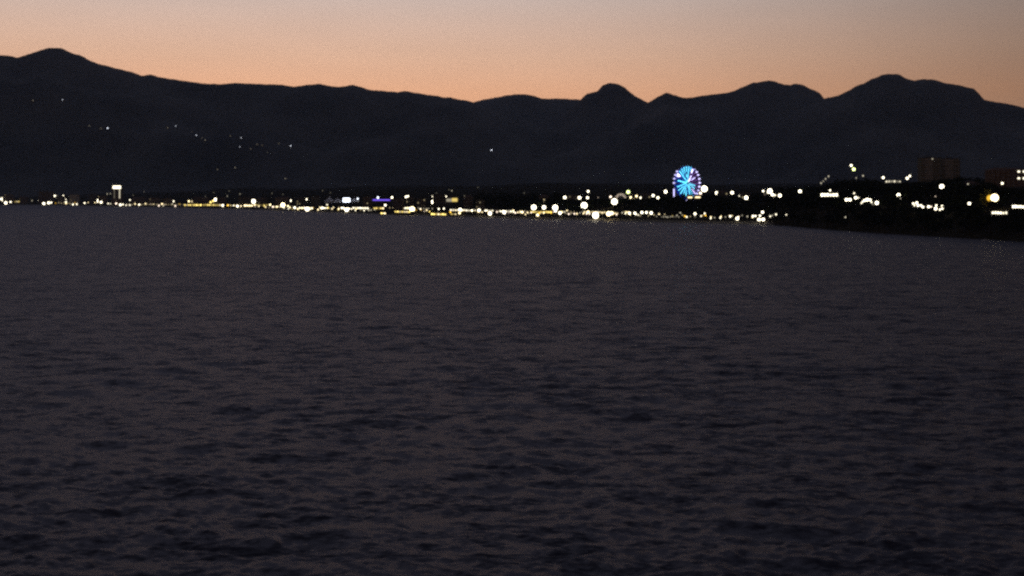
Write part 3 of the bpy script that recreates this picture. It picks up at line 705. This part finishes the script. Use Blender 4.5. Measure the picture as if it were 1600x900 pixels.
restaurant(1581, 1604, 322.7, 6, 'w', 9, "upper row of lit windows cut by the right edge of the view", 4.0, h0=2.5, name="villa", cat="villa", group="lit buildings on the headland")
restaurant(1383, 1408, 283.4, 6, 'w', .2, "dim grey lit terrace on top of the headland left of the towers", 2.6, h0=2.5, name="villa", cat="villa", group="lit buildings on the headland")

# lit canopy like a fan
def fan_canopy():
    px, pyb = 970, 307.5
    Y = solve(px, pyb, 6); g0 = ground(px, Y); k = Y / F; z = wz(pyb, Y) - g0
    root = empty("fan_canopy", (wx(px, Y), Y, g0))
    MB().tube((0, 0, -1), (0, 0, z), .3, .2).build("post", M['metal'], root)
    m = MB(); n = 9
    for i in range(n):
        t = R(18 + 144 * i / (n - 1)); m.tube((0, 0, z - 3 * k), (math.cos(t) * 9 * k, -.2, z - 3 * k + math.sin(t) * 8.5 * k), .12, .08, 6)
    m.build("rib_frame", M['whitemetal'], root)
    for i in range(n):
        t = R(18 + 144 * i / (n - 1)); c, s = math.cos(t), math.sin(t)
        MB().tube((c * 5.6 * k, -.35, z - 3 * k + s * 5.2 * k), (c * 9 * k, -.35, z - 3 * k + s * 8.5 * k), .28, .28, 6).build("rib_light", mat_light('p', 1.4), root)
    tag(root, "fan of short peach coloured light ribs left of the ferris wheel", "canopy")
    KEEP.append((970, 305, 10, Y))
fan_canopy()

# ------------------------------------------------------------------ ferris wheel
def ferris_wheel():
    Y = 1700.0; px, py = 1073.2, 285.6; k = Y / F
    g0 = ground(px, Y); hub = wz(py, Y) - g0; Rw = 26.3 * k
    root = empty("ferris_wheel", (wx(px, Y), Y, g0), R(35))
    sx = 1.0
    def P(a, r, y=0.0):            # a: clockwise degrees from the top, as seen from the sea
        return (math.sin(R(a)) * r * Rw * sx, y, hub + math.cos(R(a)) * r * Rw)
    # towers
    for y in (-3.2, 3.2):
        for s in (-1, 1):
            MB().tube((s * 13, y * 1.6, -2), (0, y, hub), .55, .4).build("leg", M['whitemetal'], root)
    MB().tube((0, -3.6, hub), (0, 3.6, hub), 1.1, 1.1, 16).build("hub", M['whitemetal'], root)
    MB().box(-15, 15, -8, 8, -2, .5).build("platform", M['metal'], root)
    for y in (-1.3, 1.3):
        m = MB()
        for rr in (1.0, .9):
            for i in range(48): m.tube(P(i * 7.5, rr, y), P((i + 1) * 7.5, rr, y), .16, .16, 6)
        for i in range(48): m.tube(P(i * 7.5, .9, y), P(i * 7.5 + 3.75, 1.0, y), .1, .1, 5)
        m.build("rim", M['whitemetal'], root)
    # rim glow: added ring imitating the wheel's bloom, blue to violet
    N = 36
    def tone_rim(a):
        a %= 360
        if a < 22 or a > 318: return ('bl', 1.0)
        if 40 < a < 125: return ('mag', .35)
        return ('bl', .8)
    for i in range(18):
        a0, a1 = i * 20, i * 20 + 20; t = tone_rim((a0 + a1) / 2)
        MB().tube(P(a0, .955, 0), P((a0 + a1) / 2, .955, 0), .42, .42, 6).tube(P((a0 + a1) / 2, .955, 0), P(a1, .955, 0), .42, .42, 6).build("rim_glow", mat_light(*t), root)
    # front spokes: cables with LED strips; (angle, r0, r1, tone, strength, thickness)
    bright = [(6, .05, .97, 'cy', 3.0, .75), (-6, .64, .97, 'cy', 3.4, .7), (-18, .60, .97, 'cy', 3.2, .7), (-30, .56, .95, 'cy', 3.2, .7), (-43, .06, .93, 'cy', 3.0, .85), (17, .72, .97, 'cy', 2.8, .6),
              (-57, .70, .95, 'lav', 5, 1.6), (-64, .78, .95, 'lav', 4, 1.2), (-81, .08, .78, 'cy', 3.6, .85), (-92, .10, .42, 'cy', 2.6, .6), (-10, .33, .50, 'cy', 2.2, 1.5),
              (27, .66, .90, 'lav', 4.5, 1.6), (35, .08, .52, 'lav', 3.6, .9), (62, .34, .66, 'lav', 3.2, .85), (46, .10, .30, 'lav', 3, .7),
              (106, .10, .62, 'cy', 2.8, .7), (122, .12, .66, 'cy', 2.8, .7), (137, .50, .90, 'lav', 3, .8), (150, .12, .93, 'cy', 3, .75), (166, .10, .80, 'cy', 3, .75),
              (190, .12, .80, 'cy', 3, .8), (206, .30, .84, 'cy', 3, .75), (222, .12, .86, 'cy', 3, .8), (238, .36, .86, 'cy', 3, .75), (253, .16, .86, 'cy', 3.2, .85)]
    for (a, r0, r1, tn, st, th) in bright:
        sp = MB().tube(P(a, .02, -1.3), P(a, .9, -1.3), .09, .09, 5).build("spoke", M['whitemetal'], root)
        MB().tube(P(a, r0, -1.5), P(a, r1, -1.5), th * .34, th * .52, 6).build("led_and_bloom_strip", mat_light(tn, st * 1.1), sp)
    for i in range(24):  # dim back strips added to imitate blue and violet bloom between the spokes
        a = i * 15 + 4
        sp = MB().tube(P(a, .02, 1.3), P(a, .9, 1.3), .09, .09, 5).build("spoke", M['whitemetal'], root)
        vio = 30 < (a % 360) < 128
        MB().tube(P(a, .08, 1.3), P(a, .9, 1.3), .3, 1.0, 6).build("led_and_bloom_strip", mat_light('mag' if vio else 'teal', .26 if vio else .75), sp)
    # cabins round the rim
    lit = {50: 1, 62: 1, 76: 1, 89: 1, 102: 1, 115: .7, 127: .8, 140: .6, 270: .55, 284: .5, 258: 0, 245: 0, 232: 0, 218: 0, 205: .8, 192: 0, 178: 1, 166: 0, 153: .7, 38: .3, 25: 0, 12: 0, 0: 0, 348: 0, 336: 0, 324: 0, 311: .6, 297: .5}
    for a, b in lit.items():
        x, y, z = P(a, 1.03)
        gmat = mat_light('lav', 3.6 * b) if b else M['glass']
        c = MB().box(x - .95, x + .95, -1.0, 1.0, z - 1.5, z - 1.1).box(x - 1.0, x + 1.0, -1.05, 1.05, z + .5, z + .8).tube((x, 0, z + .8), (x, 0, z + 1.3), .1).build("gondola", M['whitemetal'], root)
        MB().box(x - .85, x + .85, -.9, .9, z - 1.1, z + .5).build("glazing", gmat, c)
    tag(root, "ferris wheel glowing cyan, violet and white above the dark trees", "ferris wheel")
    KEEP.append((px, 282, 22, Y - 30))
    # light mast at its left
    Ym = 1660.0; g1 = ground(1053, Ym)
    r2 = empty("light_column", (wx(1053, Ym), Ym, g1))
    MB().tube((0, 0, -1), (0, 0, wz(295, Ym) - g1), .3).build("pole", M['metal'], r2)
    MB().tube((0, -.5, wz(307.5, Ym) - g1), (0, -.5, wz(295, Ym) - g1), .62).build("light_tube", mat_light('lav', 2.5), r2)
    tag(r2, "upright white light column at the left foot of the ferris wheel", "light column")
    KEEP.append((1053, 306.5, 2, Ym))
    for (a, b, y, text) in ((1074, 1082.3, 308.4, "wide cream lit ticket booth under the right half of the wheel"), (1085.5, 1095, 308.2, "wide cream lit booth right of the ticket booth at the wheel's foot")):
        Yb = 1650.0; pc = (a + b) / 2; g2 = ground(pc, Yb); w = (b - a) * Yb / F; z = wz(y, Yb) - g2
        r3 = empty("booth", (wx(pc, Yb), Yb, g2))
        MB().box(-w / 2, w / 2, .3, 4, -1, z + 3.6).build("wall", M['plaster_dark'], r3)
        MB().box(-w / 2 - .4, w / 2 + .4, -1, 4.3, z + 3.6, z + 3.9).build("roof", M['flatroof'], r3)
        MB().box(-w / 2 + .6, w / 2 - .6, 0, .28, z - .8, z + .8).build("window", mat_light('c', 2.5), r3)
        tag(r3, text, "booth", "booths at the foot of the wheel")
        KEEP.append((pc, y + 1, 5, Yb))
ferris_wheel()

# ------------------------------------------------------------------ headland buildings
def towers():
    Y = 1650.0
    for (a, b, top, text, tone) in ((1440, 1469, 246, "left and broader of the two dim brown tower blocks above the headland", 0), (1472, 1500, 247.5, "right hand dim tower block of the pair above the headland", 1)):
        root, w, H, g0 = block(a, b, top, Y + 14 * tone, 16, 11, M['tower'], text, "tower block", "tower_block", cols=6, winw=1.7, lit={(3 if tone else 10, 4 if tone else 3)}, tone=('w', .7), group="twin tower blocks")
        fh = (H - .6) / 11
        for f in range(1, 11):
            MB().box(-w * .36, w * .1, -9.4, -8.05, f * fh + .1, f * fh + .3).box(-w * .36, w * .1, -9.4, -9.3, f * fh + .3, f * fh + 1.2).build("balcony", M['plaster'], root)
    # lamps that wash the facades
towers()
block(1547, 1604, 262, 1250, 14, 5, M['plaster_warm'], "orange tinted house block at the right edge with lit upper windows", "house", "house", roof='hip', cols=7, lit={(4, 5), (4, 6), (2, 6), (2, 5)}, tone=('w', 2.5), winw=2.2)
block(1508, 1530, 283, 1300, 12, 2, M['plaster_dark'], "dark low house between the towers and the orange house", "house", "house", roof='hip', group=None)

# ------------------------------------------------------------------ hillside houses on the mountains
HILL = [(52, 157, .5), (98, 157.5, 1.2), (140, 197, .4), (158, 201, .4), (168.5, 200.5, 2.4), (262, 200, .4), (275, 197.5, 1.3), (307, 211.5, 1.3), (321, 219, .5), (316, 216, .35), (377, 215, 1.1), (375, 229.5, .9), (368, 263, .6), (340, 265, .4),
        (402, 226, .35), (410, 227, .3), (436, 224, .3), (424, 240, 2.0), (427, 244.5, 1.1), (418, 238, .4), (454, 228, 1.7), (768, 235.5, 2.2), (800, 182, .9), (446, 279.5, .7), (405, 282, .4), (360, 213, .3), (392, 233, .3), (300, 207, .3)]
HLAB = {52: "faint left one of the two highest houses on the left mountain", 98: "clearer right one of the two highest houses on the left mountain", 168.5: "brightest lone house on the left mountainside",
        424: "bright upper house of the close pair on the slope", 427: "dimmer lower house of the close pair on the slope", 454: "bright house right of the close pair on the slope", 768: "bright lone house halfway up the middle mountain",
        800: "dim house near the crest of the middle mountain", 275: "clear left house of the slope cluster", 307: "clear house with faint neighbours on the slope", 377: "upper clear house right of the faint cluster", 375: "house just below another on the slope",
        446: "low faint house on the slope right above the seafront"}
for (px, py, b) in HILL:
    hit = None
    for (p0, p1, sf) in SURF:
        if not (p0 <= px <= p1): continue
        for s in np.linspace(.02, 1, 400):
            x, Y, z = sf(px, float(s))
            if z >= wz(py, Y) and (hit is None or Y < hit[1]): hit = (x, Y, z); break
    if not hit: continue
    x, Y, z = hit
    root = empty("hillside_house", (x, Y - 4, z - 3))
    MB().box(-8, 8, 0, 10, -6, 4.5).build("wall", M['plaster_dark'], root)
    hip_roof(16, 10, 4.5, 2.5).build("roof", M['roof'], root, loc=(0, 5, 0))
    MB().box(-1.4 - .5 * b, 1.4 + .5 * b, -.5, -.05, .8, 4.0 + .3 * b).build("window", mat_light('b' if b > .7 else 'w', round(1.5 * b ** 1.3, 2) + .05), root)
    tag(root, HLAB.get(px, "barely visible faint lit house " + ("left of the brightest lone house on the slope" if px < 200 else "around the left end of the slope cluster" if px < 330 else
        "in the faint cluster left of the close bright pair" if py < 250 else "low on the slope under the bright pair")), "house", "lit houses scattered on the mountainside")

# ------------------------------------------------------------------ trees
def crown_faces(cx, cy, cz, rx, rz, n, size, r):
    """leaf clumps as small tilted quads spread through several lobes"""
    lobes = r.normal(0, 1, (6, 3)) * np.array([rx * .42, rx * .42, rz * .34])
    li = r.integers(0, 6, n)
    p = lobes[li] + r.normal(0, 1, (n, 3)) * np.array([rx * .26, rx * .26, rz * .22])
    p += np.array([cx, cy, cz])
    a = r.normal(0, 1, (n, 3)); a /= np.linalg.norm(a, axis=1)[:, None]
    b = np.cross(a, r.normal(0, 1, (n, 3))); b /= np.linalg.norm(b, axis=1)[:, None]
    s = size * r.uniform(.6, 1.3, (n, 1))
    a, b = a * s, b * s * .8
    return np.stack([p - a - b * .3, p + b, p + a - b * .2, p - b * .9], 1)
def quads_mesh(name, Q, mat):
    me = bpy.data.meshes.new(name); n = len(Q)
    me.vertices.add(n * 4); me.vertices.foreach_set('co', Q.reshape(-1).astype(np.float32))
    me.loops.add(n * 4); me.loops.foreach_set('vertex_index', np.arange(n * 4, dtype=np.int32))
    me.polygons.add(n); me.polygons.foreach_set('loop_start', np.arange(0, n * 4, 4, dtype=np.int32))
    me.update(calc_edges=True); me.materials.append(mat); return me
TOP = np.array([(-300, 304), (0, 304), (740, 304), (750, 300), (870, 299), (895, 309), (960, 311), (1000, 309.5), (1045, 304.5), (1098, 304.5), (1130, 302.5), (1195, 300), (1210, 291), (1222, 289), (1250, 294), (1268, 288), (1285, 287), (1310, 281),
                (1350, 278), (1400, 284), (1435, 285), (1470, 281), (1500, 276), (1535, 277), (1560, 292), (1600, 296), (2000, 290)], float)
def limit(px, Y, h, w):
    g0 = ground(px, Y)
    cap = (wz(np.interp(px, TOP[:, 0], TOP[:, 1]) + abs(random.gauss(0, 1.5)), Y) - g0) * 1.0
    h = min(h, cap)
    wp = w / Y * F
    for (a, b, r, Yk) in KEEP:
        if Yk > Y - 6 and abs(a - px) < r + wp:
            h = min(h, wz(b + min(r, 4), Y) - g0)
    return h, g0
wood = {"wood": [], "headland_wood": []}
stems = {"wood": MB(), "headland_wood": MB()}
def scatter(key, n, p0, p1, t0, t1, hm, pw=1.0):
    for _ in range(n):
        px = random.uniform(p0, p1); t = t0 + (t1 - t0) * random.random() ** pw
        Y = float(shore(px)) + t; h = random.uniform(*hm); w = h * random.uniform(.32, .5)
        h, g0 = limit(px, Y, h, w)
        if h < 3: continue
        w = min(w, h * .5)
        x = wx(px, Y)
        wood[key].append(crown_faces(x, Y, g0 + h * .66, w, h * .42, 46, .26 * h ** .75 * .55 + .22, rng))
        stems[key].tube((x, Y, g0 - 1), (x, Y, g0 + h * .6), .22, .12, 5)
scatter("wood", 620, 742, 1205, 60, 420, (7, 13))
scatter("wood", 260, 742, 1205, 300, 700, (8, 14))
scatter("wood", 90, 1046, 1078, 270, 360, (13, 17))
scatter("wood", 50, 1078, 1100, 270, 330, (13, 17))
scatter("headland_wood", 1300, 1196, 1720, 6, 520, (6, 12), 1.2)
scatter("headland_wood", 350, 1196, 1720, 300, 900, (8, 13))
for key, lab in (("wood", "dark pine wood on the rise behind the beach"), ("headland_wood", "black tree cover of the rocky headland")):
    Q = np.concatenate(wood[key]); me = quads_mesh(key, Q, M['leaf'])
    o = link(key, me); tag(o, lab, "wood", kind="stuff")
    s_ = stems[key].build("tree_trunks", M['bark'], o); s_["kind"] = "stuff"

def tree(px, Y, h, mat, label, wf=.4, n=260, group=None):
    g0 = ground(px, Y)
    root = empty("tree", (wx(px, Y), Y, g0)); w = h * wf
    m = MB().tube((0, 0, -1), (0, 0, h * .6), .3, .14, 7)
    for i in range(5):
        a = i * 1.3; m.tube((0, 0, h * (.35 + .05 * i)), (math.cos(a) * w * .6, math.sin(a) * w * .6, h * (.6 + .05 * i)), .13, .05, 5)
    m.build("trunk", M['bark'], root)
    link("crown", quads_mesh("crown", crown_faces(0, 0, h * .62, w, h * .42, n, .5, rng), mat), root)
    tag(root, label, "tree", group)
tl = [L[i] for i in range(len(L))]
Yb = next(k[3] for k in KEEP if k[0] == 1554)
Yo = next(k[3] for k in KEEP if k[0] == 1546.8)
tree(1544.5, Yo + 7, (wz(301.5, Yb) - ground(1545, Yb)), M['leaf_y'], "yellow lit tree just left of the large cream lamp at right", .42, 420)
for (px, yt, text) in ((109, 304, "left one of the two pale lit trees left of the tall hotel"), (119, 302, "taller right one of the two pale lit trees left of the tall hotel")):
    Y = float(shore(px)) + 70; tree(px, Y, wz(yt, Y) - ground(px, Y), M['leaf_y'], text, .33, 300)
# individual dark trees along the left seafront
for k in range(70):
    px = random.uniform(-30, 742); Y = float(shore(px)) + random.uniform(45, 260); w = 3
    h, g0 = limit(px, Y, random.uniform(6, 11), w)
    if h < 4: continue
    tree(px, Y, h, M['leaf'], "dark unlit tree " + next((q[2] for q in SEG if q[0] <= px < q[1]), SEG[0][2]), .4, 60, "dark trees among the seafront buildings")

# ------------------------------------------------------------------ boats
def boat(px, py, ln, label):
    Y = F * H_CAM / (py - HOR)
    root = empty("motorboat", (wx(px, Y), Y, .0), R(8))
    st = [(-.5, .8, 1.0), (-.2, 1.0, 1.0), (.15, .95, 1.1), (.38, .6, 1.25), (.5, .04, 1.5)]
    vs, fs = [], []
    for (t, b, h) in st:
        x = t * ln; bw = ln * .16 * b
        vs += [(x, -bw, h * ln * .085), (x, -bw * .6, -.25), (x, bw * .6, -.25), (x, bw, h * ln * .085)]
    for i in range(4):
        a = i * 4
        fs += [(a, a + 1, a + 5, a + 4), (a + 1, a + 2, a + 6, a + 5), (a + 2, a + 3, a + 7, a + 6), (a + 3, a, a + 4, a + 7)]
    fs += [(0, 3, 2, 1)]
    MB().add(vs, fs).build("hull", M['boat'], root)
    MB().add([(-.2 * ln, -.1 * ln, .08 * ln), (.15 * ln, -.09 * ln, .08 * ln), (.15 * ln, .09 * ln, .08 * ln), (-.2 * ln, .1 * ln, .08 * ln),
              (-.17 * ln, -.08 * ln, .2 * ln), (.06 * ln, -.07 * ln, .2 * ln), (.06 * ln, .07 * ln, .2 * ln), (-.17 * ln, .08 * ln, .2 * ln)],
             [(4, 5, 6, 7), (0, 1, 5, 4), (1, 2, 6, 5), (2, 3, 7, 6), (3, 0, 4, 7)]).build("cabin", M['boat'], root)
    MB().box(-.12 * ln, .03 * ln, -.098 * ln, -.088 * ln, .11 * ln, .16 * ln).build("window", M['glass'], root)
    MB().tube((-.1 * ln, 0, .2 * ln), (-.1 * ln, 0, .3 * ln), .04).build("mast", M['metal'], root)
    tag(root, label, "boat", "small pale boats near the shore")
boat(960, 347.2, 7.5, "small pale boat moored off the beach below the fan canopy")
boat(1540, 376.5, 5.0, "small pale boat close under the headland at right")
